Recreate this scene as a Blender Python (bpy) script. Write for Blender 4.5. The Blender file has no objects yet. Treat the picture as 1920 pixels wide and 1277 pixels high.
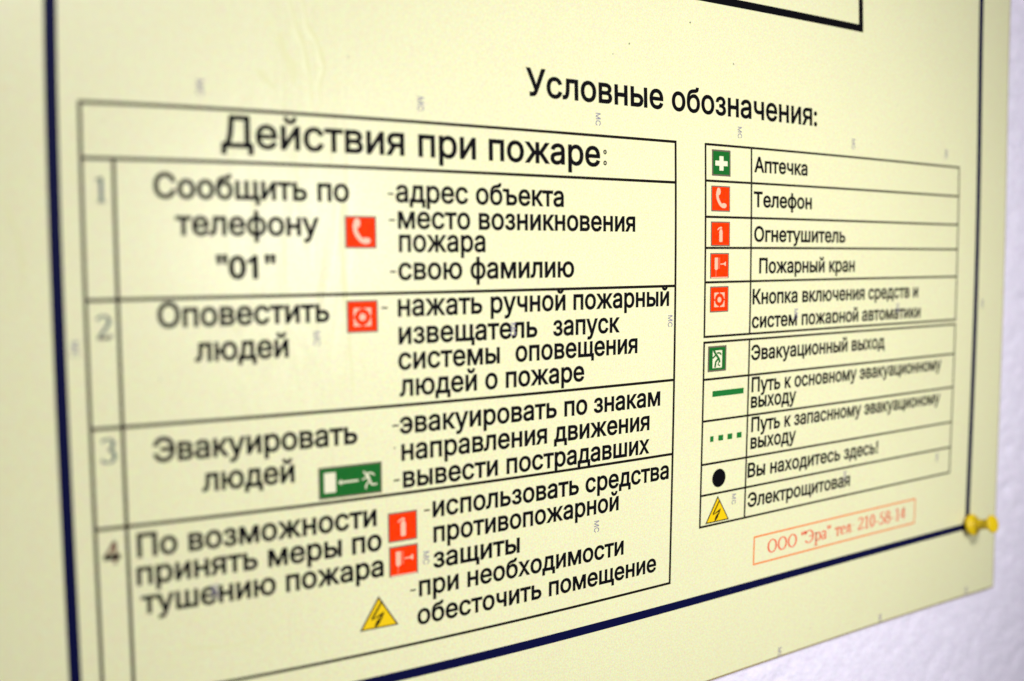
import bpy, bmesh, math, random
from mathutils import Matrix, Vector, noise
from mathutils.geometry import tessellate_polygon, delaunay_2d_cdt

S = bpy.context.scene
COL = S.collection
MM = 0.001
Z0 = 1.5          # height of the board's print origin above the floor

# ------------------------------------------------------------------ camera
cam_d = bpy.data.cameras.new('camera')
cam = bpy.data.objects.new('camera', cam_d)
COL.objects.link(cam)
cam_d.sensor_fit = 'HORIZONTAL'
cam_d.sensor_width = 23.6
cam_d.lens = 23.6 * 1919.0721759223227 / 1920.0
cam_d.clip_start = 0.01
cam_d.clip_end = 50
POS = [-0.06904809536753213, 0.05055229781043103, -0.357911222121421]
R = [[0.8332965835393518, 0.0036013621445977716, -0.5528144662110895], [-0.04863068275124712, 0.9965797458705627, -0.06681217565466697], [0.550683085410017, 0.08255810263848108, 0.8306216341583819]]
right = Vector((R[0][0], R[0][2], -R[0][1]))
up = -Vector((R[1][0], R[1][2], -R[1][1]))
back = -Vector((R[2][0], R[2][2], -R[2][1]))
m = Matrix((right, up, back)).transposed().to_4x4()
m.translation = Vector((POS[0], POS[2], Z0 - POS[1]))
cam.matrix_world = m
cam_d.dof.use_dof = True
cam_d.dof.focus_distance = 0.472
cam_d.dof.aperture_fstop = 2.25
cam_d.dof.aperture_blades = 7
S.camera = cam

# ------------------------------------------------------------------ light
W = bpy.data.worlds.new('World')
S.world = W
W.use_nodes = True
W.node_tree.nodes['Background'].inputs[0].default_value = (0.93, 0.95, 1.0, 1)
W.node_tree.nodes['Background'].inputs[1].default_value = 0.14

def area(name, loc, target, size, power, col):
    d = bpy.data.lights.new(name, 'AREA')
    d.shape = 'RECTANGLE'
    d.size, d.size_y = size
    d.energy = power
    d.color = col
    o = bpy.data.objects.new(name, d)
    COL.objects.link(o)
    o.location = loc
    o.rotation_euler = (Vector(target) - Vector(loc)).to_track_quat('-Z', 'Y').to_euler()
    return o

area('ceiling_lamp', (0.09, -1.0, Z0 + 0.50), (0.34, 0, Z0 - 0.16), (0.22, 0.12), 9.2, (1.0, 0.985, 0.99))
sp = bpy.data.lights.new('vignette_spot', 'SPOT')  # added spot; its soft cone imitates lens vignetting over the board
sp.energy = 13.0
sp.spot_size = math.radians(64)
sp.spot_blend = 1.0
sp.shadow_soft_size = 0.05
sp.color = (1.0, 0.99, 0.97)
spo = bpy.data.objects.new('vignette_spot', sp)
COL.objects.link(spo)
spo.location = (0.33, -0.70, Z0 - 0.02)
spo.rotation_euler = (Vector((0.27, 0, Z0 - 0.15)) - spo.location).to_track_quat('-Z', 'Y').to_euler()

S.view_settings.view_transform = 'Standard'
S.view_settings.look = 'None'
S.view_settings.gamma = 1.0
S.view_settings.exposure = 0.0

# ------------------------------------------------------------------ materials
def mat(name, col, rough=0.4, spec=0.5):
    mt = bpy.data.materials.new(name)
    mt.use_nodes = True
    b = mt.node_tree.nodes['Principled BSDF']
    b.inputs['Base Color'].default_value = (*col, 1)
    b.inputs['Roughness'].default_value = rough
    b.inputs['Specular IOR Level'].default_value = spec
    return mt

def speckled(name, col, amount, scale, rough, spec, mottled=0.0, mscale=25, bump=0.0, bscale=60):
    mt = mat(name, col, rough, spec)
    nt = mt.node_tree
    N, L = nt.nodes, nt.links
    b = N['Principled BSDF']
    tc = N.new('ShaderNodeTexCoord')
    n1 = N.new('ShaderNodeTexNoise')
    n1.inputs['Scale'].default_value = scale
    n1.inputs['Detail'].default_value = 2
    L.new(tc.outputs['Object'], n1.inputs['Vector'])
    hs = N.new('ShaderNodeMix')
    hs.data_type = 'RGBA'
    hs.blend_type = 'LINEAR_LIGHT'
    hs.inputs[0].default_value = amount
    hs.inputs[6].default_value = (*col, 1)
    L.new(n1.outputs['Color'], hs.inputs[7])
    out = hs.outputs[2]
    if mottled:
        n2 = N.new('ShaderNodeTexNoise')
        n2.inputs['Scale'].default_value = mscale
        n2.inputs['Detail'].default_value = 3
        L.new(tc.outputs['Object'], n2.inputs['Vector'])
        h2 = N.new('ShaderNodeMix')
        h2.data_type = 'RGBA'
        h2.blend_type = 'LINEAR_LIGHT'
        h2.inputs[0].default_value = mottled
        L.new(out, h2.inputs[6])
        L.new(n2.outputs['Fac'], h2.inputs[7])
        out = h2.outputs[2]
    L.new(out, b.inputs['Base Color'])
    if bump:
        n3 = N.new('ShaderNodeTexNoise')
        n3.inputs['Scale'].default_value = bscale
        n3.inputs['Detail'].default_value = 3
        L.new(tc.outputs['Object'], n3.inputs['Vector'])
        bp = N.new('ShaderNodeBump')
        bp.inputs['Strength'].default_value = bump
        bp.inputs['Distance'].default_value = 0.001
        L.new(n3.outputs['Fac'], bp.inputs['Height'])
        L.new(bp.outputs['Normal'], b.inputs['Normal'])
    return mt

M_PANEL = speckled('cream_laminate', (0.785, 0.772, 0.475), 0.22, 1300, 0.33, 0.38, 0.02, 22, 0.25, 16)
def add_ripples(mt):
    """the laminate is slightly wavy where it lifted, a hand's breadth from the left border"""
    nt = mt.node_tree
    N, L = nt.nodes, nt.links
    b = N['Principled BSDF']
    tc = N.new('ShaderNodeTexCoord')
    mp = N.new('ShaderNodeMapping')
    mp.inputs['Scale'].default_value = (70, 1, 13)
    L.new(tc.outputs['Object'], mp.inputs['Vector'])
    nz = N.new('ShaderNodeTexNoise')
    nz.inputs['Scale'].default_value = 1.0
    nz.inputs['Detail'].default_value = 3
    nz.inputs['Distortion'].default_value = 1.6
    L.new(mp.outputs['Vector'], nz.inputs['Vector'])
    sx = N.new('ShaderNodeSeparateXYZ')
    L.new(tc.outputs['Object'], sx.inputs[0])
    mr = N.new('ShaderNodeMapRange')
    mr.interpolation_type = 'SMOOTHSTEP'
    ab = N.new('ShaderNodeMath')
    ds = N.new('ShaderNodeMath')
    ds.operation = 'SUBTRACT'
    ds.inputs[1].default_value = 0.072
    L.new(sx.outputs['X'], ds.inputs[0])
    ab.operation = 'ABSOLUTE'
    L.new(ds.outputs[0], ab.inputs[0])
    mr.inputs['From Min'].default_value = 0.034
    mr.inputs['From Max'].default_value = 0.008
    L.new(ab.outputs[0], mr.inputs['Value'])
    bp = N.new('ShaderNodeBump')
    bp.inputs['Distance'].default_value = 0.0008
    L.new(mr.outputs['Result'], bp.inputs['Strength'])
    L.new(nz.outputs['Fac'], bp.inputs['Height'])
    old = b.inputs['Normal'].links[0].from_socket
    L.new(old, bp.inputs['Normal'])
    L.new(bp.outputs['Normal'], b.inputs['Normal'])
add_ripples(M_PANEL)
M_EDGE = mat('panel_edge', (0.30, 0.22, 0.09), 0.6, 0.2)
M_INK = mat('black_ink', (0.004, 0.0035, 0.005), 0.5, 0.04)
M_LINE = mat('thin_black_ink', (0.010, 0.007, 0.006), 0.5, 0.04)
M_NAVY = speckled('navy_ink', (0.003, 0.004, 0.040), 0.002, 900, 0.5, 0.05)
M_RED = speckled('red_ink', (0.90, 0.040, 0.001), 0.02, 900, 0.5, 0.03)
M_GREEN = speckled('green_ink', (0.012, 0.135, 0.022), 0.015, 900, 0.5, 0.03)
M_BRIGHT_GREEN = mat('bright_green_ink', (0.012, 0.165, 0.03), 0.5, 0.05)
M_YELLOW = speckled('yellow_ink', (0.86, 0.57, 0.0), 0.02, 900, 0.45, 0.25)
M_OUTLINE = mat('grey_outline_ink', (0.14, 0.11, 0.08), 0.45, 0.25)
M_PALE = mat('unprinted_film', (0.80, 0.78, 0.55), 0.4, 0.3)
M_PINK = mat('pale_pink_print', (0.86, 0.50, 0.34), 0.4, 0.3)
M_DIMRED = mat('light_red_print', (0.90, 0.12, 0.05), 0.4, 0.3)
M_NUM = mat('grey_blue_ink', (0.08, 0.12, 0.14), 0.45, 0.25)
M_NUM_BROWN = mat('faded_brown_ink', (0.20, 0.09, 0.06), 0.45, 0.25)
M_MC = mat('violet_grey_mark', (0.25, 0.23, 0.32), 0.4, 0.3)
M_STAMP = mat('orange_stamp_ink', (0.84, 0.22, 0.05), 0.45, 0.25)
M_STAMP_TEXT = mat('red_stamp_ink', (0.82, 0.05, 0.012), 0.45, 0.25)
M_DUST = mat('grey_dirt', (0.25, 0.24, 0.15), 0.7, 0.1)
M_CREASE_DIM = speckled('crease_dim_tint', (0.755, 0.745, 0.415), 0.05, 900, 0.42, 0.4)  # darker yellow paints the dim bands of the film's glare
M_CREASE_GLINT = speckled('crease_glint_tint', (0.80, 0.80, 0.48), 0.05, 900, 0.36, 0.45)  # paler tint paints the bright edge of the film's reflection
M_PIN = mat('yellow_plastic', (0.78, 0.55, 0.0), 0.40, 0.4)
M_PIN.node_tree.nodes['Principled BSDF'].inputs['Subsurface Weight'].default_value = 0.15
M_PIN.node_tree.nodes['Principled BSDF'].inputs['Subsurface Radius'].default_value = (0.002, 0.0012, 0.0003)
M_STEEL = mat('steel', (0.6, 0.6, 0.6), 0.3)
M_STEEL.node_tree.nodes['Principled BSDF'].inputs['Metallic'].default_value = 1
M_WALL = speckled('lavender_white_plaster', (0.86, 0.81, 0.96), 0.06, 500, 0.78, 0.3, 0.09, 200, 0.8, 330)

# ------------------------------------------------------------------ lens curve in the print
# The lens's barrel curve is put into the sheet as a bow (at most a few mm); all
# print goes through lay(), in board millimetres: u to the right, v downwards.
WARP = [[0.2574, 0.5899],
        [-4.2219, -7.5589],
        [11.7715, 38.3505],
        [-11.4502, -76.793],
        [13.074, 24.2402],
        [-9.6469, 16.0043],
        [-26.7693, -17.0669],
        [30.2452, 65.035],
        [-64.0149, 1.5829],
        [28.9221, 33.0348],
        [16.6382, -43.1636],
        [120.5534, 55.0258],
        [-14.7042, -115.0738],
        [0.1792, -47.3895],
        [-34.4581, 39.5164],
        [-117.5977, -97.0998],
        [-5.4044, 67.441],
        [40.4256, 15.9178],
        [-7.0673, 93.858],
        [2.5876, -14.7732],
        [27.981, -34.4634]]

def lay(u, v):
    cu = min(max(u, -40.0), 600.0)
    cv = min(max(v, -55 - 0.11 * (cu + 36)), 200 + 0.235 * (cu + 36))
    a, c = cu / 500.0, cv / 300.0
    du = dv = 0.0
    k = 0
    for i in range(6):
        for j in range(6 - i):
            t = a ** i * c ** j
            du += WARP[k][0] * t
            dv += WARP[k][1] * t
            k += 1
    return u + du, v + dv

def pt(u, v, h=0.0):
    """board mm -> metres, h = height off the panel's face towards the room"""
    x, y = lay(u, v)
    return (x * MM, -h * MM, Z0 - y * MM)

# ------------------------------------------------------------------ helpers
def link(name, me, parent=None, **props):
    o = bpy.data.objects.new(name, me)
    COL.objects.link(o)
    if parent is not None:
        o.parent = parent
    for k, v in props.items():
        o[k] = v
    return o

class MB:
    def __init__(s):
        s.v, s.f, s.mi, s.mats = [], [], [], []
    def m(s, mt):
        if mt not in s.mats:
            s.mats.append(mt)
        return s.mats.index(mt)
    def poly(s, pts, h, mt):
        """flat filled outline in board mm, facing the room"""
        i0 = len(s.v)
        n = len(pts)
        tris = tessellate_polygon([[Vector((p[0], p[1], 0)) for p in pts]])
        s.v += [pt(p[0], p[1], h) for p in pts]
        k = s.m(mt)
        for t in tris:
            a, b, c = [Vector((pts[i][0], pts[i][1])) for i in t]
            cr = (b - a).cross(c - a)
            t = t if cr < 0 else t[::-1]
            s.f.append(tuple(i0 + i for i in t))
            s.mi.append(k)
    def strip(s, pts, w, h, mt, w1=None, close=False):
        """ribbon along a path; w full width (start), w1 (end)"""
        n = len(pts)
        L, Rr = [], []
        for i, p in enumerate(pts):
            if close:
                a, b = pts[i - 1], pts[(i + 1) % n]
            else:
                a, b = pts[max(i - 1, 0)], pts[min(i + 1, n - 1)]
            dx, dy = b[0] - a[0], b[1] - a[1]
            l = math.hypot(dx, dy) or 1
            ww = w(i / (n - 1), dx / l, dy / l) if callable(w) else (w if w1 is None else w + (w1 - w) * i / (n - 1))
            L.append((p[0] - dy / l * ww / 2, p[1] + dx / l * ww / 2))
            Rr.append((p[0] + dy / l * ww / 2, p[1] - dx / l * ww / 2))
        i0 = len(s.v)
        s.v += [pt(*p, h) for p in L] + [pt(*p, h) for p in Rr]
        k = s.m(mt)
        for i in range(n if close else n - 1):
            j = (i + 1) % n
            s.f.append((i0 + i, i0 + j, i0 + n + j, i0 + n + i))
            s.mi.append(k)
    def rect(s, u0, v0, u1, v1, h, mt, step=12.0):
        nu = max(1, int(abs(u1 - u0) / step))
        nv = max(1, int(abs(v1 - v0) / step))
        i0 = len(s.v)
        for j in range(nv + 1):
            for i in range(nu + 1):
                s.v.append(pt(u0 + (u1 - u0) * i / nu, v0 + (v1 - v0) * j / nv, h))
        k = s.m(mt)
        for j in range(nv):
            for i in range(nu):
                a = i0 + j * (nu + 1) + i
                s.f.append((a, a + nu + 1, a + nu + 2, a + 1))
                s.mi.append(k)
    def build(s, name, parent=None, smooth=False, **props):
        me = bpy.data.meshes.new(name)
        me.from_pydata(s.v, [], s.f)
        for mt in s.mats:
            me.materials.append(mt)
        me.polygons.foreach_set('material_index', s.mi)
        if smooth:
            me.polygons.foreach_set('use_smooth', [True] * len(me.polygons))
        me.update()
        return link(name, me, parent, **props)

H_LINE, H_TEXT, H_MARK = 0.05, 0.07, 0.11

# ------------------------------------------------------------------ wall
def make_wall():
    nx, nz, x0, x1, z0, z1 = 380, 340, -0.35, 0.80, Z0 - 0.58, Z0 + 0.42
    vs, fs = [], []
    for j in range(nz + 1):
        z = z0 + (z1 - z0) * j / nz
        for i in range(nx + 1):
            x = x0 + (x1 - x0) * i / nx
            q = Vector((x * 150, 0, z * 150))
            d = 0.0006 * noise.noise(q) + 0.0007 * noise.noise(q * 2.3 + Vector((7, 1, 3)))
            p = noise.noise(Vector((x * 75, 4, z * 75)))
            d -= 0.0045 * max(0.0, p - 0.30)
            vs.append((x, 0.0036 - d, z))
    for j in range(nz):
        for i in range(nx):
            a = j * (nx + 1) + i
            fs.append((a, a + 1, a + nx + 2, a + nx + 1))
    me = bpy.data.meshes.new('wall')
    me.from_pydata(vs, [], fs)
    me.materials.append(M_WALL)
    me.polygons.foreach_set('use_smooth', [True] * len(me.polygons))
    o = link('wall', me, None, kind='structure')
    return o
make_wall()

# ------------------------------------------------------------------ board
board = bpy.data.objects.new('evacuation_board', None)
board.location = (0, 0, 0)
COL.objects.link(board)
board['label'] = 'cream evacuation plan board with Cyrillic tables and navy border, pinned to the plaster wall'
board['category'] = 'sign board'

UL, UR, VT_, VB = -42.0, 534.5, -158.0, 262.6     # board outline, mm

def make_panel():
    mb = MB()
    nu, nv = 72, 52
    us = [UL + (UR - UL) * i / nu for i in range(nu + 1)]
    vs = [VT_ + (VB - VT_) * j / nv for j in range(nv + 1)]
    k = mb.m(M_PANEL)
    for v in vs:
        for u in us:
            mb.v.append(pt(u, v, 0))
    for j in range(nv):
        for i in range(nu):
            a = j * (nu + 1) + i
            mb.f.append((a, a + nu + 1, a + nu + 2, a + 1))
            mb.mi.append(k)
    # sides, 1.6 mm thick, and back
    ring = [(j0, i0) for (j0, i0) in [(0, i) for i in range(nu)] + [(j, nu) for j in range(nv)]
            + [(nv, i) for i in range(nu, 0, -1)] + [(j, 0) for j in range(nv, 0, -1)]]
    e = mb.m(M_EDGE)
    b0 = len(mb.v)
    for j, i in ring:
        mb.v.append(pt(us[i], vs[j], -2.0))
    n = len(ring)
    for q in range(n):
        a = ring[q][0] * (nu + 1) + ring[q][1]
        r = ring[(q + 1) % n]
        b = r[0] * (nu + 1) + r[1]
        mb.f.append((a, b, b0 + (q + 1) % n, b0 + q))
        mb.mi.append(e)
    mb.build('panel', board)
make_panel()
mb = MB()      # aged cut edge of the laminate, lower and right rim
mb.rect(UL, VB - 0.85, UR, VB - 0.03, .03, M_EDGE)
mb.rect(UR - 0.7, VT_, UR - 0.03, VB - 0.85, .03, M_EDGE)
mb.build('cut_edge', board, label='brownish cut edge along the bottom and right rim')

# navy border
mb = MB()
uL, uR, vB = -8.7, 503.8, 218.0
bw = 4.1
mb.rect(uL - bw / 2, -140, uL + bw / 2, vB + bw / 2, H_LINE, M_NAVY)
mb.rect(uR - bw / 2 - .2, -140, uR + bw / 2 + .2, vB + bw / 2, H_LINE, M_NAVY)
mb.rect(uL + bw / 2, vB - bw / 2, uR - bw / 2 - .2, vB + bw / 2, H_LINE, M_NAVY)
mb.rect(uL - bw / 2, -140 - bw, uR + bw / 2 + .2, -140, H_LINE, M_NAVY)
mb.build('border_line', board, label='navy blue border line round the print')

# black frame of the floor plan above
mb = MB()
fb, fr, fw = -67.2, 392.3, 3.9
mb.rect(20, fb - fw, fr, fb, H_LINE, M_INK)
mb.rect(fr - 3.6, -132, fr, fb - fw, H_LINE, M_INK)
mb.rect(20, -132, 23.6, fb - fw, H_LINE, M_INK)
mb.rect(23.6, -132, fr - 3.6, -128.4, H_LINE, M_INK)
mb.build('plan_frame', board, label='thick black frame corner above the legend heading')

# ------------------------------------------------------------------ tables
def grid(name, label, hl, vl, w):
    mb = MB()
    vs_all = []
    for (v, u0, u1) in hl:
        mb.rect(u0 - w / 2, v - w / 2, u1 + w / 2, v + w / 2, H_LINE, M_LINE)
    for (u, v0, v1, cuts) in vl:
        ys = [v0] + sorted(cuts) + [v1]
        for a, b in zip(ys[:-1], ys[1:]):
            mb.rect(u - w / 2, a + w / 2, u + w / 2, b - w / 2, H_LINE, M_LINE)
    return mb.build(name, board, label=label)

TH = [-0.2, 18.1, 64.8, 107.9, 142.7, 205.7]
atable = grid('action_table', 'four numbered rows of fire actions, thin black grid',
              [(v, 0.2, 256.6) for v in TH],
              [(0.2, TH[0], TH[-1], TH[1:-1]), (10.8, TH[1], TH[-1], TH[2:-1]), (256.6, TH[0], TH[-1], TH[1:-1])], 1.2)
LA = [-0.35, 16.5, 33.2, 47.6, 63.6, 89.1]
LB = [91.8, 109.4, 129.4, 150.5, 165.8, 181.4]
ltable = grid('legend_table', 'symbol legend table, ten rows of thin black grid',
              [(v, 275.3, 482.8) for v in LA + LB],
              [(u, A_[0], A_[-1], A_[1:-1]) for u in (275.3, 305.9, 482.8) for A_ in (LA, LB)], 1.1)

# ------------------------------------------------------------------ lettering
def outlines(body):
    """closed contours of the lettering, em units"""
    cu = bpy.data.curves.new('lettering', 'FONT')
    cu.body = body
    cu.size = 1.0
    cu.resolution_u = 4
    cu.fill_mode = 'NONE'
    ob = bpy.data.objects.new('lettering_source', cu)
    COL.objects.link(ob)
    bpy.context.view_layer.update()
    me = bpy.data.meshes.new_from_object(ob)
    bpy.data.objects.remove(ob)
    nx = {}
    for e in me.edges:
        p, q = e.vertices
        nx.setdefault(p, []).append(q)
        nx.setdefault(q, []).append(p)
    seen, loops = set(), []
    for st in range(len(me.vertices)):
        if st in seen or st not in nx:
            continue
        lp, cur, prev = [st], st, None
        seen.add(st)
        while True:
            # keep to increasing index order so the contour's direction survives
            nb = [q for q in nx[cur] if q not in seen]
            if not nb:
                break
            q = min(nb)
            lp.append(q)
            seen.add(q)
            cur = q
        pts = [(me.vertices[i].co.x, me.vertices[i].co.y) for i in lp]
        out = []
        for p in pts:
            if not out or math.hypot(p[0] - out[-1][0], p[1] - out[-1][1]) > 1e-4:
                out.append(p)
        if len(out) > 2 and math.hypot(out[0][0] - out[-1][0], out[0][1] - out[-1][1]) < 1e-4:
            out.pop()
        if len(out) > 2:
            loops.append(out)
    if body == '"01"':      # the figure one gets its flag
        x0 = min(p[0] for p in next(l for l in loops if len(l) == 4 and max(q[1] for q in l) > .6 and min(q[1] for q in l) < .1))
        loops.append([(x0 + .04, .684), (x0 - .02, .63), (x0 - .14, .56), (x0 - .14, .48), (x0, .555), (x0 + .04, .60)])
    return loops

def sarea(p):
    return .5 * sum(p[i - 1][0] * p[i][1] - p[i][0] * p[i - 1][1] for i in range(len(p)))

def winding(q, loops):
    n = 0
    for P_ in loops:
        for i in range(len(P_)):
            (x1, y1), (x2, y2) = P_[i - 1], P_[i]
            if (y1 > q[1]) != (y2 > q[1]) and q[0] < (x2 - x1) * (q[1] - y1) / (y2 - y1) + x1:
                n += 1 if y2 > y1 else -1
    return n

def fatten(P_, d):
    """move a contour sideways by d (outer contours grow, holes shrink)"""
    out, n = [], len(P_)
    for i in range(n):
        a, b, c = P_[i - 1], P_[i], P_[(i + 1) % n]
        d1 = Vector((b[0] - a[0], b[1] - a[1])).normalized()
        d2 = Vector((c[0] - b[0], c[1] - b[1])).normalized()
        n1, n2 = Vector((d1.y, -d1.x)), Vector((d2.y, -d2.x))
        k = n1 + n2
        if k.length < .2:
            k = n1
        k = k.normalized()
        s_ = d / max(k.dot(n1), .5)
        out.append((b[0] + k.x * s_, b[1] + k.y * s_))
    return out

CACHE = {}
def text_mesh(body, u0, u1, v, em, mt, h=H_TEXT, bold=0.0, clip_below=None, rot=False, fixed=None, name='lettering'):
    if body not in CACHE:
        CACHE[body] = outlines(body)
    loops = CACHE[body]
    sg = 1 if sarea(max(loops, key=lambda l: abs(sarea(l)))) > 0 else -1
    xs = [p[0] for l in loops for p in l]
    a, b = min(xs) - bold, max(xs) + bold
    sx = em if fixed else (u1 - u0) / (b - a)
    V_, F_ = [], []
    rings = []
    for l in loops:
        s0 = 1 if sarea(l) > 0 else -1
        hole = s0 != sg and any(o is not l and winding(l[0], [o]) for o in loops)
        rings.append(fatten(l, (sg if hole else s0) * bold) if bold else l)
    # contours of one letter may cross: triangulate, keep what winds non-zero
    rings.sort(key=lambda l: min(p[0] for p in l))
    clusters = []
    for r in rings:
        x0_, x1_ = min(p[0] for p in r), max(p[0] for p in r)
        if clusters and x0_ <= clusters[-1][1] + 1e-4:
            clusters[-1][0].append(r)
            clusters[-1][1] = max(clusters[-1][1], x1_)
        else:
            clusters.append([[r], x1_])
    for rs, _ in clusters:
        vs_, es_ = [], []
        for r in rs:
            k0 = len(vs_)
            vs_ += [Vector(p) for p in r]
            es_ += [(k0 + i, k0 + (i + 1) % len(r)) for i in range(len(r))]
        ov, oe, of, *_r = delaunay_2d_cdt(vs_, es_, [], 0, 1e-6)
        i0 = len(V_)
        for p in ov:
            x, y = p
            if clip_below is not None:
                y = max(y, clip_below)
            V_.append(pt(u0 + y * em, v + (x - a) * em, h) if rot else pt(u0 + (x - a) * sx, v - y * em, h))
        for t in of:
            c = (sum(ov[i][0] for i in t) / len(t), sum(ov[i][1] for i in t) / len(t))
            if winding(c, rs) != 0:
                A_, B_, C_ = [ov[i] for i in t[:3]]
                if (B_[0] - A_[0]) * (C_[1] - A_[1]) - (B_[1] - A_[1]) * (C_[0] - A_[0]) < 0:
                    t = t[::-1]
                F_.append(tuple(i0 + i for i in t))
    me = bpy.data.meshes.new(name)
    me.from_pydata(V_, [], F_)
    me.materials.append(mt)
    return me

EM = {'T': 14.9, '1': 11.35, '2': 11.35, 'H': 15.3, 'L': 9.75}
BOLD = {'T': 0.021, '1': 0.028, '2': 0.025, 'H': 0.021, 'L': 0.028}
TEXTS = [
    ('T', 'Действия при пожаре', 47.89, 13.21, 213.12, 12.36),
    ('1', 'Сообщить по', 23.92, 30.96, 96.07, 30.59),
    ('1', 'телефону', 31.04, 43.43, 83.73, 43.08),
    ('1', '"01"', 45.05, 58.4, 66.9, 58.44),
    ('1', 'Оповестить', 23.95, 74.28, 87.25, 74.79),
    ('1', 'людей', 36.6, 86.73, 71.02, 86.83),
    ('1', 'Эвакуировать', 20.9, 120.61, 97.66, 121.16),
    ('1', 'людей', 37.63, 132.85, 72.17, 133.19),
    ('1', 'По возможности', 13.99, 153.84, 105.1, 154.27),
    ('1', 'принять меры по', 13.45, 163.77, 107.16, 164.5),
    ('1', 'тушению пожара', 14.61, 174.58, 107.84, 174.99),
    ('2', 'адрес объекта', 115.16, 30.43, 193.67, 30.31),
    ('2', 'место возникновения', 115.93, 40.43, 232.56, 40.17),
    ('2', 'пожара', 116.23, 49.16, 154.91, 49.03),
    ('2', 'свою фамилию', 115.78, 59.63, 198.93, 59.76),
    ('2', 'нажать ручной пожарный', 115.38, 73.37, 252.81, 73.71),
    ('2', 'извещатель', 115.56, 84.06, 179.95, 84.26),
    ('2', 'запуск', 188.01, 84.2, 223.75, 84.15),
    ('2', 'системы', 115.26, 93.77, 161.41, 94.16),
    ('2', 'оповещения', 168.97, 93.51, 234.24, 94.33),
    ('2', 'людей о пожаре', 115.69, 104.18, 204.5, 104.38),
    ('2', 'эвакуировать по знакам', 115.49, 118.58, 248.26, 119.19),
    ('2', 'направления движения', 116.11, 129.27, 242.03, 129.89),
    ('2', 'вывести пострадавших', 116.66, 140.25, 242.06, 140.61),
    ('2', 'использовать средства', 129.68, 154.22, 254.43, 153.86),
    ('2', 'противопожарной', 129.95, 164.42, 224.63, 164.73),
    ('2', 'защиты', 129.85, 175.01, 171.31, 175.59),
    ('2', 'при необходимости', 123.18, 186.08, 227.96, 185.97),
    ('2', 'обесточить помещение', 122.32, 197.64, 247.8, 198.22),
    ('H', 'Условные обозначения:', 175.45, -14.34, 354.24, -14.74),
    ('L', 'Аптечка', 307.91, 11.1, 346.84, 10.79),
    ('L', 'Телефон', 307.54, 27.75, 350.37, 27.65),
    ('L', 'Огнетушитель', 307.95, 44.4, 377.67, 44.38),
    ('L', 'Пожарный кран', 311.77, 59.7, 386.02, 59.71),
    ('L', 'Кнопка включения средств и', 307.43, 74.64, 444.2, 74.74),
    ('L', 'систем пожарной автоматики', 307.28, 86.53, 447.09, 86.23),
    ('L', 'Эвакуационный выход', 307.33, 101.89, 414.26, 102.16),
    ('L', 'Путь к основному эвакуационному', 308.14, 117.8, 469.66, 117.93),
    ('L', 'выходу', 307.96, 125.67, 341.32, 125.9),
    ('L', 'Путь к запаснному эвакуационому', 308.73, 137.74, 469.68, 137.98),
    ('L', 'выходу', 308.56, 146.24, 342.12, 146.64),
    ('L', 'Вы находитесь здесь!', 307.11, 160.75, 411.98, 161.07),
    ('L', 'Электрощитовая', 307.8, 175.91, 388.12, 176.73)]
for g, body, u0, v0, u1, v1 in TEXTS:
    par = ltable if g == 'L' else (board if g == 'H' else atable)
    me = text_mesh(body, u0, u1, (v0 + v1) / 2, EM[g], M_INK, bold=BOLD[g],
                   clip_below=-0.02 if body.startswith('систем пож') else None)
    nm = {'T': 'table_title', 'H': 'legend_heading'}.get(g, 'text_line')
    link(nm, me, par)

for u0, v, u1 in [(111.85, 27.48, 114.25), (112.11, 37.32, 114.74), (112.33, 56.69, 114.7), (108.56, 70.24, 111.09), (112.37, 115.65, 115.11), (112.63, 137.2, 115.23), (125.83, 150.95, 128.39), (119.33, 183.05, 121.73)]:
    mb = MB()
    mb.rect(u0, v - 0.34, u1, v + 0.34, H_TEXT, M_LINE)
    mb.build('list_dash', atable)

# the title's colon is printed as two small open rings
mb = MB()
for cv in (6.6, 11.3):
    pts = [(215.8 + 0.62 * math.cos(t * math.tau / 14), cv + 0.75 * math.sin(t * math.tau / 14)) for t in range(14)]
    mb.strip(pts, 0.58, H_TEXT, M_INK, close=True)
mb.build('title_colon', atable)

# ------------------------------------------------------------------ serif lettering, drawn with a broad nib
THICK, THIN = 0.15, 0.065
def nib(t, dx, dy):
    return THIN + (THICK - THIN) * abs(dy) ** 1.3
def arc(cx, cy, rx, ry, a0, a1, n=16):
    return [(cx + rx * math.cos(math.radians(a0 + (a1 - a0) * i / n)),
             cy + ry * math.sin(math.radians(a0 + (a1 - a0) * i / n))) for i in range(n + 1)]
def ln(*p):
    out = []
    for a, b in zip(p[:-1], p[1:]):
        out += [a, ((a[0] + b[0]) / 2, (a[1] + b[1]) / 2)]
    return out + [p[-1]]
def serif(x, y, w=0.2):
    return ln((x - w / 2, y), (x + w / 2, y))
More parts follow.
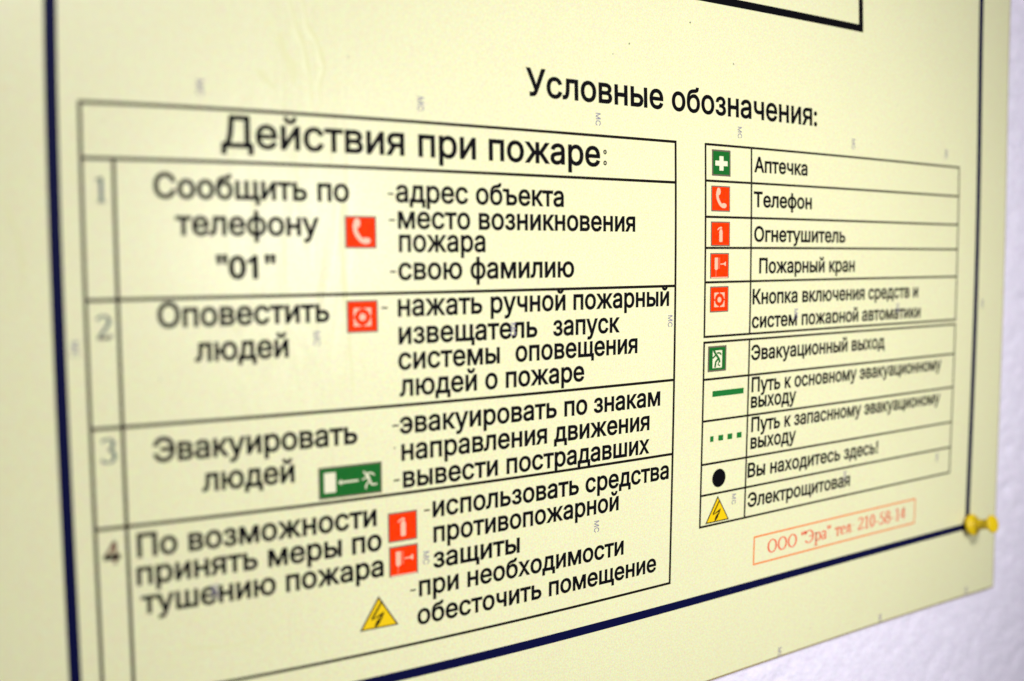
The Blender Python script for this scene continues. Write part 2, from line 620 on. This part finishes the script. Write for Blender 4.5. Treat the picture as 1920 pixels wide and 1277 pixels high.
# each glyph: list of paths (y up, cap height 1), advance
G = {
 'О': ([arc(.38, .5, .31, .47, 0, 360, 28)], .80),
 'Э': ([arc(.30, .5, .33, .47, 145, -145, 24), ln((.28, .52), (.62, .52)), ln((.03, .98), (.03, .72))], .74),
 'р': ([ln((.14, .66), (.14, -.3)), arc(.28, .34, .2, .31, 150, -150), serif(.08, .65, .14), serif(.14, -.3, .26)], .55),
 'а': ([arc(.20, .5, .15, .15, 160, 0, 8) + ln((.35, .45), (.35, .08), (.43, .03)), arc(.20, .18, .15, .16, 60, 320, 12)], .48),
 'т': ([ln((.24, .64), (.24, .02)), ln((.04, .64), (.44, .64)), ln((.04, .64), (.04, .5)), ln((.44, .64), (.44, .5)), serif(.24, .02, .2)], .50),
 'е': ([arc(.24, .33, .19, .31, 10, 315, 20), ln((.06, .38), (.42, .38))], .50),
 'л': ([ln((.06, .03), (.14, .1), (.18, .64)), ln((.40, .64), (.40, .02)), ln((.12, .64), (.44, .64)), serif(.41, .02, .16)], .54),
 ':': ([arc(.12, .55, .03, .03, 0, 360, 8), arc(.12, .06, .03, .03, 0, 360, 8)], .26),
 '"': ([ln((.08, .98), (.08, .72)), ln((.24, .98), (.24, .72))], .34),
 '-': ([ln((.03, .32), (.32, .32))], .36),
 '1': ([ln((.27, .98), (.27, .03)), ln((.10, .86), (.27, .97)), serif(.27, .02, .3)], .50),
 '2': ([arc(.24, .74, .18, .23, 165, -20, 12) + ln((.40, .62), (.05, .04)), ln((.05, .05), (.42, .05), (.46, .2))], .50),
 '3': ([arc(.22, .76, .17, .21, 155, -80, 12), arc(.22, .27, .20, .26, 85, -155, 14)], .50),
 '0': ([arc(.25, .5, .17, .47, 0, 360, 24)], .50),
 '5': ([ln((.40, .95), (.16, .95), (.10, .58)), arc(.20, .32, .20, .29, 110, -150, 14)], .50),
 '8': ([arc(.25, .74, .15, .22, 0, 360, 18), arc(.25, .27, .18, .26, 0, 360, 18)], .50),
 '4': ([ln((.34, .98), (.34, .02)), ln((.34, .96), (.03, .27), (.47, .27))], .50),
}
def serif_text(mb, body, u0, u1, v, cap, mt, h=H_TEXT):
    tot = sum(G[c][1] for c in body) - .06
    sx = (u1 - u0) / tot
    x = 0
    for c in body:
        for p in G[c][0]:
            if c == ':':
                mb.poly([(u0 + (x + q[0] * 1.8 - .1) * sx, v - q[1] * cap) for q in p[:-1]], h, mt)
                continue
            pts = [(u0 + (x + q[0] - .03) * sx, v - q[1] * cap) for q in p]
            mb.strip(pts, lambda t, dx, dy: nib(t, dx, dy) * cap, h, mt)
        x += G[c][1]

mb = MB()
a0, b0, a1, b1, sw = 313.6, 192.9, 449.4, 207.35, 0.9
mb.rect(a0 - sw / 2, b0 - sw / 2, a1 + sw / 2, b0 + sw / 2, H_LINE, M_STAMP)
mb.rect(a0 - sw / 2, b1 - sw / 2, a1 + sw / 2, b1 + sw / 2, H_LINE, M_STAMP)
mb.rect(a0 - sw / 2, b0 + sw / 2, a0 + sw / 2, b1 - sw / 2, H_LINE, M_STAMP)
mb.rect(a1 - sw / 2, b0 + sw / 2, a1 + sw / 2, b1 - sw / 2, H_LINE, M_STAMP)
stamp = mb.build('stamp_box', board, label='orange outlined maker stamp with a phone number')
for body, u0, u1 in (('ООО', 323.8, 346.3), ('"Эра"', 349.6, 373.5), ('тел:', 377.5, 393.4), ('210-58-14', 397.0, 440.2)):
    mb = MB()
    serif_text(mb, body, u0, u1, 203.35, 7.2, M_STAMP_TEXT)
    mb.build('text_line', stamp)

for ch, u0, u1, v, cap, mt in (('1', 4.2, 8.4, 32.5, 8.3, M_NUM), ('2', 3.6, 8.2, 78.0, 8.3, M_NUM),
                               ('3', 3.4, 8.4, 119.9, 8.6, M_NUM), ('4', 2.9, 8.0, 155.7, 8.6, M_NUM_BROWN)):
    mb = MB()
    serif_text(mb, ch, u0, u1, v, cap, mt)
    if ch == '2':
        mb.rect(3.9, 76.9, 8.0, 78.0, H_TEXT + .02, M_OUTLINE)
    if ch == '4':
        mb.rect(2.6, 151.9, 8.3, 153.9, H_TEXT + .02, M_LINE)
    mb.build('row_number', atable)

# ------------------------------------------------------------------ faint film marks
MC = []
for k in range(6):
    MC.append((40.8 + 85.7 * k, -6.9))
    MC.append((40.8 + 85.7 * k, 170.8))
for k in range(7):
    MC.append((-3.8 + 85.8 * k, 81.0))
    MC.append((-4.0 + 84.9 * k, 260.2))
for k, (u, v) in enumerate(MC):
    me = text_mesh('МС', u - 1.25, 0, v - 2.95, 3.55, M_MC, h=H_MARK, rot=True, fixed=True, bold=0.008)
    link('film_mark', me, board)

# ------------------------------------------------------------------ pictograms
def circle(cx, cy, r, n=24, ry=None):
    return [(cx + r * math.cos(i * math.tau / n), cy + (ry or r) * math.sin(i * math.tau / n)) for i in range(n)]

def tile(mb, u, v, w, h, fill, o=0.55):
    mb.rect(u, v, u + w, v + h, .08, M_OUTLINE)
    mb.rect(u + o, v + o, u + w - o, v + h - o, .12, fill)

def sc(pts, u, v, w, h):
    return [(u + x * w, v + y * h) for x, y in pts]

def handset(mb, u, v, w, h):
    path = [(.33, .22), (.31, .34), (.33, .48), (.40, .62), (.50, .74), (.62, .80)]
    mb.strip(sc(path, u, v, w, h), 0.13 * w, .16, M_PINK)
    mb.poly(sc(circle(0, 0, .105, 16, .15), u + .38 * w, v + .22 * h, w, h), .18, M_PINK)
    e = [(x * .86 - y * .5, x * .5 + y * .86) for x, y in circle(0, 0, .10, 16, .10)]
    mb.poly(sc([(x * 1.5 + 0, y * 1.0) for x, y in e], u + .66 * w, v + .765 * h, w, h), .18, M_PINK)

def p_phone(mb, u, v, w, h):
    tile(mb, u, v, w, h, M_RED)
    handset(mb, u, v, w, h)

def p_ext(mb, u, v, w, h):
    tile(mb, u, v, w, h, M_RED)
    mb.poly(sc([(.43, .80), (.43, .40), (.47, .31), (.56, .31), (.60, .40), (.60, .80), (.57, .83), (.46, .83)], u, v, w, h), .16, M_PINK)
    mb.poly(sc([(.46, .29), (.47, .21), (.56, .21), (.57, .29)], u, v, w, h), .16, M_PINK)
    mb.strip(sc([(.52, .25), (.42, .26), (.34, .34)], u, v, w, h), .045 * w, .18, M_PINK)

def p_hyd(mb, u, v, w, h):
    tile(mb, u, v, w, h, M_RED)
    mb.poly(sc([(.23, .18), (.40, .18), (.40, .62), (.34, .67), (.28, .67), (.23, .62)], u, v, w, h), .16, M_PINK)
    mb.poly(sc([(.42, .18), (.51, .18), (.51, .62), (.42, .62)], u, v, w, h), .16, M_DIMRED)
    mb.poly(sc([(.28, .67), (.33, .67), (.33, .93), (.27, .93)], u, v, w, h), .15, M_DIMRED)
    mb.poly(sc([(.53, .42), (.72, .41), (.80, .34), (.83, .34), (.83, .51), (.80, .51), (.72, .455), (.53, .455)], u, v, w, h), .16, M_PINK)
    mb.poly(sc([(.05, .945), (.95, .945), (.95, .985), (.05, .985)], u, v, w, h), .19, M_PINK)

def p_btn(mb, u, v, w, h):
    tile(mb, u, v, w, h, M_RED)
    cx, cy = u + .5 * w, v + .52 * h
    r = .25 * w
    for sx in (-1, 1):
        for sy in (-1, 1):
            pts = [(cx + sx * .28 * w, cy + sy * .28 * h)]
            pts += [(cx + sx * r * math.cos(t), cy + sy * r * math.sin(t)) for t in [math.radians(8 + 74 * i / 8) for i in range(9)]]
            q = pts[:1] + [(cx + sx * .28 * w, cy + sy * .03 * h)] + pts[1:] + [(cx + sx * .03 * w, cy + sy * .28 * h)]
            mb.poly(q, .16, M_PINK)
    mb.poly(circle(cx, cy, .105 * w), .16, M_PINK)

def p_cross(mb, u, v, w, h):
    tile(mb, u, v, w, h, M_GREEN, .75)
    a, b, c, d = .39, .61, .17, .83
    mb.poly(sc([(a, .24), (b, .24), (b, .42), (d, .42), (d, .61), (b, .61), (b, .79), (a, .79), (a, .61), (c, .61), (c, .42), (a, .42)], u, v, w, h), .16, M_PALE)

def runner(mb, u, v, w, h, mt):
    S_ = lambda path, wd, w1=None: mb.strip(sc(path, u, v, w, h), wd, .17, mt, w1)
    S_([(.12, .02), (.22, .12)], .09 * w)                                   # head
    S_([(.24, .14), (.40, .34), (.46, .50), (.48, .58)], .15 * w, .13 * w)  # trunk
    S_([(.36, .14), (.60, .15), (.78, .28)], .09 * w, .07 * w)              # rear arm
    S_([(.34, .38), (.16, .41), (.02, .46)], .07 * w)                       # front arm
    S_([(.48, .56), (.34, .68), (.26, .80), (.25, .97)], .10 * w, .08 * w)  # front leg
    S_([(.50, .54), (.60, .76), (.72, .78), (.92, .76)], .11 * w, .08 * w)  # rear leg

def p_exit_sign(mb, u, v, w, h):
    tile(mb, u, v, w, h, M_GREEN, .6)
    mb.poly(sc([(.085, .18), (.265, .18), (.265, .81), (.085, .81)], u, v, w, h), .16, M_PALE)
    mb.poly(sc([(.30, .52), (.355, .43), (.355, .49), (.62, .49), (.62, .55), (.355, .55), (.355, .61)], u, v, w, h), .16, M_PALE)
    runner(mb, u + .67 * w, v + .24 * h, .27 * w, .60 * h, M_PALE)

def p_exit(mb, u, v, w, h):
    tile(mb, u, v, w, h, M_GREEN, .75)
    mb.poly(sc([(.25, .18), (.76, .18), (.76, .86), (.25, .86)], u, v, w, h), .15, M_PALE)
    mb.strip(sc([(.30, .17), (.42, .33), (.60, .52), (.63, .66)], u, v, w, h), .10 * w, .19, M_GREEN)
    mb.strip(sc([(.25, .47), (.36, .40), (.42, .34)], u, v, w, h), .07 * w, .20, M_GREEN)
    mb.strip(sc([(.48, .28), (.62, .28), (.72, .36)], u, v, w, h), .07 * w, .21, M_GREEN)
    mb.strip(sc([(.56, .50), (.42, .62), (.38, .84)], u, v, w, h), .09 * w, .22, M_GREEN)
    mb.strip(sc([(.60, .62), (.54, .74), (.66, .78)], u, v, w, h), .06 * w, .23, M_GREEN)

def p_warn(mb, apex, br, bl):
    c = ((apex[0] + br[0] + bl[0]) / 3, (apex[1] + br[1] + bl[1]) / 3)
    mb.poly([apex, br, bl], .08, M_INK)
    f = .87
    mb.poly([(c[0] + (p[0] - c[0]) * f, c[1] + (p[1] - c[1]) * f) for p in (apex, br, bl)], .12, M_YELLOW)
    w, h = br[0] - bl[0], bl[1] - apex[1]
    q = lambda P: [(bl[0] + x * w, apex[1] + y * h) for x, y in P]
    mb.strip(q([(.58, .17), (.31, .68)]), .045 * w, .16, M_INK, .05 * w)
    mb.poly(q([(.27, .72), (.60, .52), (.615, .60), (.34, .70)]), .17, M_INK)
    mb.poly(q([(.60, .53), (.64, .50), (.56, .74), (.50, .72)]), .18, M_INK)
    mb.poly(q([(.50, .68), (.54, .72), (.52, .82), (.44, .93), (.39, .955), (.38, .90), (.42, .78)]), .19, M_INK)

def picto(fn, parent, *a):
    mb = MB()
    fn(mb, *a)
    mb.build('pictogram', parent)

picto(p_cross, ltable, 279.4, 1.8, 12.2, 12.25)
picto(p_phone, ltable, 278.95, 18.65, 12.3, 11.95)
picto(p_ext, ltable, 278.8, 35.3, 12.5, 11.45)
picto(p_hyd, ltable, 278.5, 50.0, 12.25, 11.85)
picto(p_btn, ltable, 278.65, 65.6, 12.15, 12.15)
picto(p_exit, ltable, 277.9, 93.7, 12.2, 12.25)
picto(lambda mb: mb.rect(281.4, 115.25, 302.6, 118.05, .1, M_BRIGHT_GREEN), ltable)
def dashes(mb):
    for a, b in ((280.6, 282.8), (286.1, 289.3), (292.3, 295.5), (298.7, 302.0)):
        mb.rect(a, 137.1, b, 139.85, .1, M_BRIGHT_GREEN)
picto(dashes, ltable)
picto(lambda mb: mb.poly(circle(287.2, 158.35, 4.5, 32, 4.6), .1, M_INK), ltable)
picto(p_warn, ltable, (286.8, 167.2), (294.9, 180.3), (278.9, 180.3))
picto(p_phone, atable, 94.05, 35.95, 12.8, 12.0)
picto(p_btn, atable, 94.15, 67.15, 12.75, 12.05)
picto(p_exit_sign, atable, 81.5, 129.0, 26.1, 12.25)
picto(p_ext, atable, 109.95, 150.05, 12.7, 11.95)
picto(p_hyd, atable, 110.2, 163.8, 12.65, 12.35)
picto(p_warn, atable, (105.4, 182.9), (113.9, 196.1), (97.2, 196.1))

# ------------------------------------------------------------------ wear: dirt specks and lifted film
random.seed(4)
mb = MB()
SP = [(220.9, -36.3), (96.6, -22.4), (294.1, -39.5), (422.4, -31.3), (266.6, -56.0), (7.9, 6.0), (359.1, 251.9), (113.3, 124.3), (230.2, -41.8), (24.1, 92.4)]
for u, v in SP:
    r = random.uniform(.22, .42)
    mb.poly([(u + r * random.uniform(.7, 1.3) * math.cos(t), v + r * random.uniform(.7, 1.5) * math.sin(t))
             for t in [i * math.tau / 9 for i in range(9)]], .06, M_DUST)
for k in range(46):
    u, v = random.uniform(-5, 500), random.uniform(-60, 250)
    r = random.uniform(.07, .16)
    mb.poly([(u + r * math.cos(t), v + r * math.sin(t)) for t in [i * math.tau / 6 for i in range(6)]], .14, M_DUST)
mb.build('dirt_specks', board, kind='stuff')

WR = [[(73.2, -42.1), (75.1, -35.5), (76.7, -29.8), (79.0, -24.1), (79.9, -18.4), (81.2, -12.7), (81.6, -3.1), (82.0, -0.2)], [(77.7, -42.7), (79.7, -37.9), (80.6, -32.1), (84.0, -26.6), (85.5, -20.8), (86.7, -17.0), (84.7, -11.0), (85.8, -3.3), (87.4, 1.4)], [(69.8, -29.1), (71.3, -22.5), (74.2, -17.9), (75.5, -10.3)], [(61.6, -15.0), (65.0, -11.5), (68.0, -8.8)], [(95.2, 21.4), (92.6, 41.0), (93.3, 58.5), (95.1, 78.3), (96.2, 102.3)], [(29.9, 190.1), (43.5, 191.9), (55.6, 191.6)], [(-23.9, 32.7), (-21.6, 39.5), (-19.7, 46.3), (-19.1, 60.0)]]
def smooth(pts):
    out = []
    for i in range(len(pts) - 1):
        p0, p1, p2, p3 = pts[max(i - 1, 0)], pts[i], pts[i + 1], pts[min(i + 2, len(pts) - 1)]
        for k in range(5):
            t = k / 5
            out.append(tuple(.5 * (2 * p1[j] + (p2[j] - p0[j]) * t + (2 * p0[j] - 5 * p1[j] + 4 * p2[j] - p3[j]) * t * t
                                   + (3 * p1[j] - p0[j] - 3 * p2[j] + p3[j]) * t ** 3) for j in (0, 1)))
    return out + [pts[-1]]
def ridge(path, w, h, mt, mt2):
    """a low rounded crease in the laminate: its glare painted as dim and light flanks"""
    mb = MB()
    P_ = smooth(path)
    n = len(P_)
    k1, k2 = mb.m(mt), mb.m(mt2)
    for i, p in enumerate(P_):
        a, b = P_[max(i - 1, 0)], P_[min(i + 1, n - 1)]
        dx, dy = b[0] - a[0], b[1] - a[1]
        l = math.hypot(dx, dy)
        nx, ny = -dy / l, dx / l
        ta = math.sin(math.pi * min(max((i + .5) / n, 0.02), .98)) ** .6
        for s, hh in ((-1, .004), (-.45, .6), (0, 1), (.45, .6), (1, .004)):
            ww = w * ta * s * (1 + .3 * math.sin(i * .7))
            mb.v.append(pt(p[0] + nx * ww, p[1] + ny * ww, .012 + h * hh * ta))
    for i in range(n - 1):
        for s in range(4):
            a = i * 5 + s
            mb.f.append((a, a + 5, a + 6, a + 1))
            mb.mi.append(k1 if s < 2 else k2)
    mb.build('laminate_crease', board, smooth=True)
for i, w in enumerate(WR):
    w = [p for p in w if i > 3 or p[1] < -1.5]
    ridge(w, (1.5, 1.5, 1.6, 1.2, .8, .5, .8)[i], (.17, .17, .10, .07, .02, .02, .05)[i], M_CREASE_DIM, M_CREASE_GLINT if i < 2 else M_CREASE_DIM)

# ------------------------------------------------------------------ push pin
def lathe(profile, n=36):
    """profile (r, y) in mm; y along the axis away from the board"""
    vs, fs = [], []
    for r, y in profile:
        for k in range(n):
            t = k * math.tau / n
            vs.append((r * math.cos(t) * MM, -y * MM, r * math.sin(t) * MM))
    for i in range(len(profile) - 1):
        for k in range(n):
            a, b = i * n + k, i * n + (k + 1) % n
            fs.append((a, b, b + n, a + n))
    fs.append(tuple(range(n)))
    fs.append(tuple(reversed(range((len(profile) - 1) * n, len(profile) * n))))
    return vs, fs
def lathe_obj(name, profile, mt, parent):
    vs, fs = lathe(profile)
    me = bpy.data.meshes.new(name)
    me.from_pydata(vs, [], fs)
    bm = bmesh.new()
    bm.from_mesh(me)
    bmesh.ops.recalc_face_normals(bm, faces=bm.faces)
    bm.to_mesh(me)
    bm.free()
    me.materials.append(mt)
    me.polygons.foreach_set('use_smooth', [True] * len(me.polygons))
    return link(name, me, parent)
pin = bpy.data.objects.new('push_pin', None)
COL.objects.link(pin)
px, _, pz = pt(504.4, 217.2)
pin.location = (px, -0.0004, pz)
pin.scale = (1.13, 1.08, 1.13)
pin.rotation_euler = (math.radians(-14), 0, math.radians(0))
pin['label'] = 'yellow plastic push pin holding the lower right corner of the board'
pin['category'] = 'push pin'
def rnd(r, y0, y1, k=5, f=.5):
    """rounded disc rim"""
    out = []
    for i in range(k + 1):
        t = -math.pi / 2 + math.pi * i / k
        out.append((r - (y1 - y0) * f * (1 - math.cos(t)), (y0 + y1) / 2 + (y1 - y0) / 2 * math.sin(t)))
    return out
lathe_obj('collar', [(1.0, .6)] + rnd(5.7, 1.0, 4.6, 8) + [(4.0, 5.0), (3.2, 5.9)], M_PIN, pin)
lathe_obj('grip', [(3.3, 5.6), (2.9, 7.0), (2.6, 9.0), (2.6, 11.2), (2.9, 13.0), (3.2, 13.8)], M_PIN, pin)
lathe_obj('head', [(2.9, 13.8)] + rnd(4.7, 13.9, 15.9, 8) + [(2.0, 16.1), (.3, 16.15)], M_PIN, pin)
lathe_obj('needle', [(.55, -7), (.55, 1.0)], M_STEEL, pin)
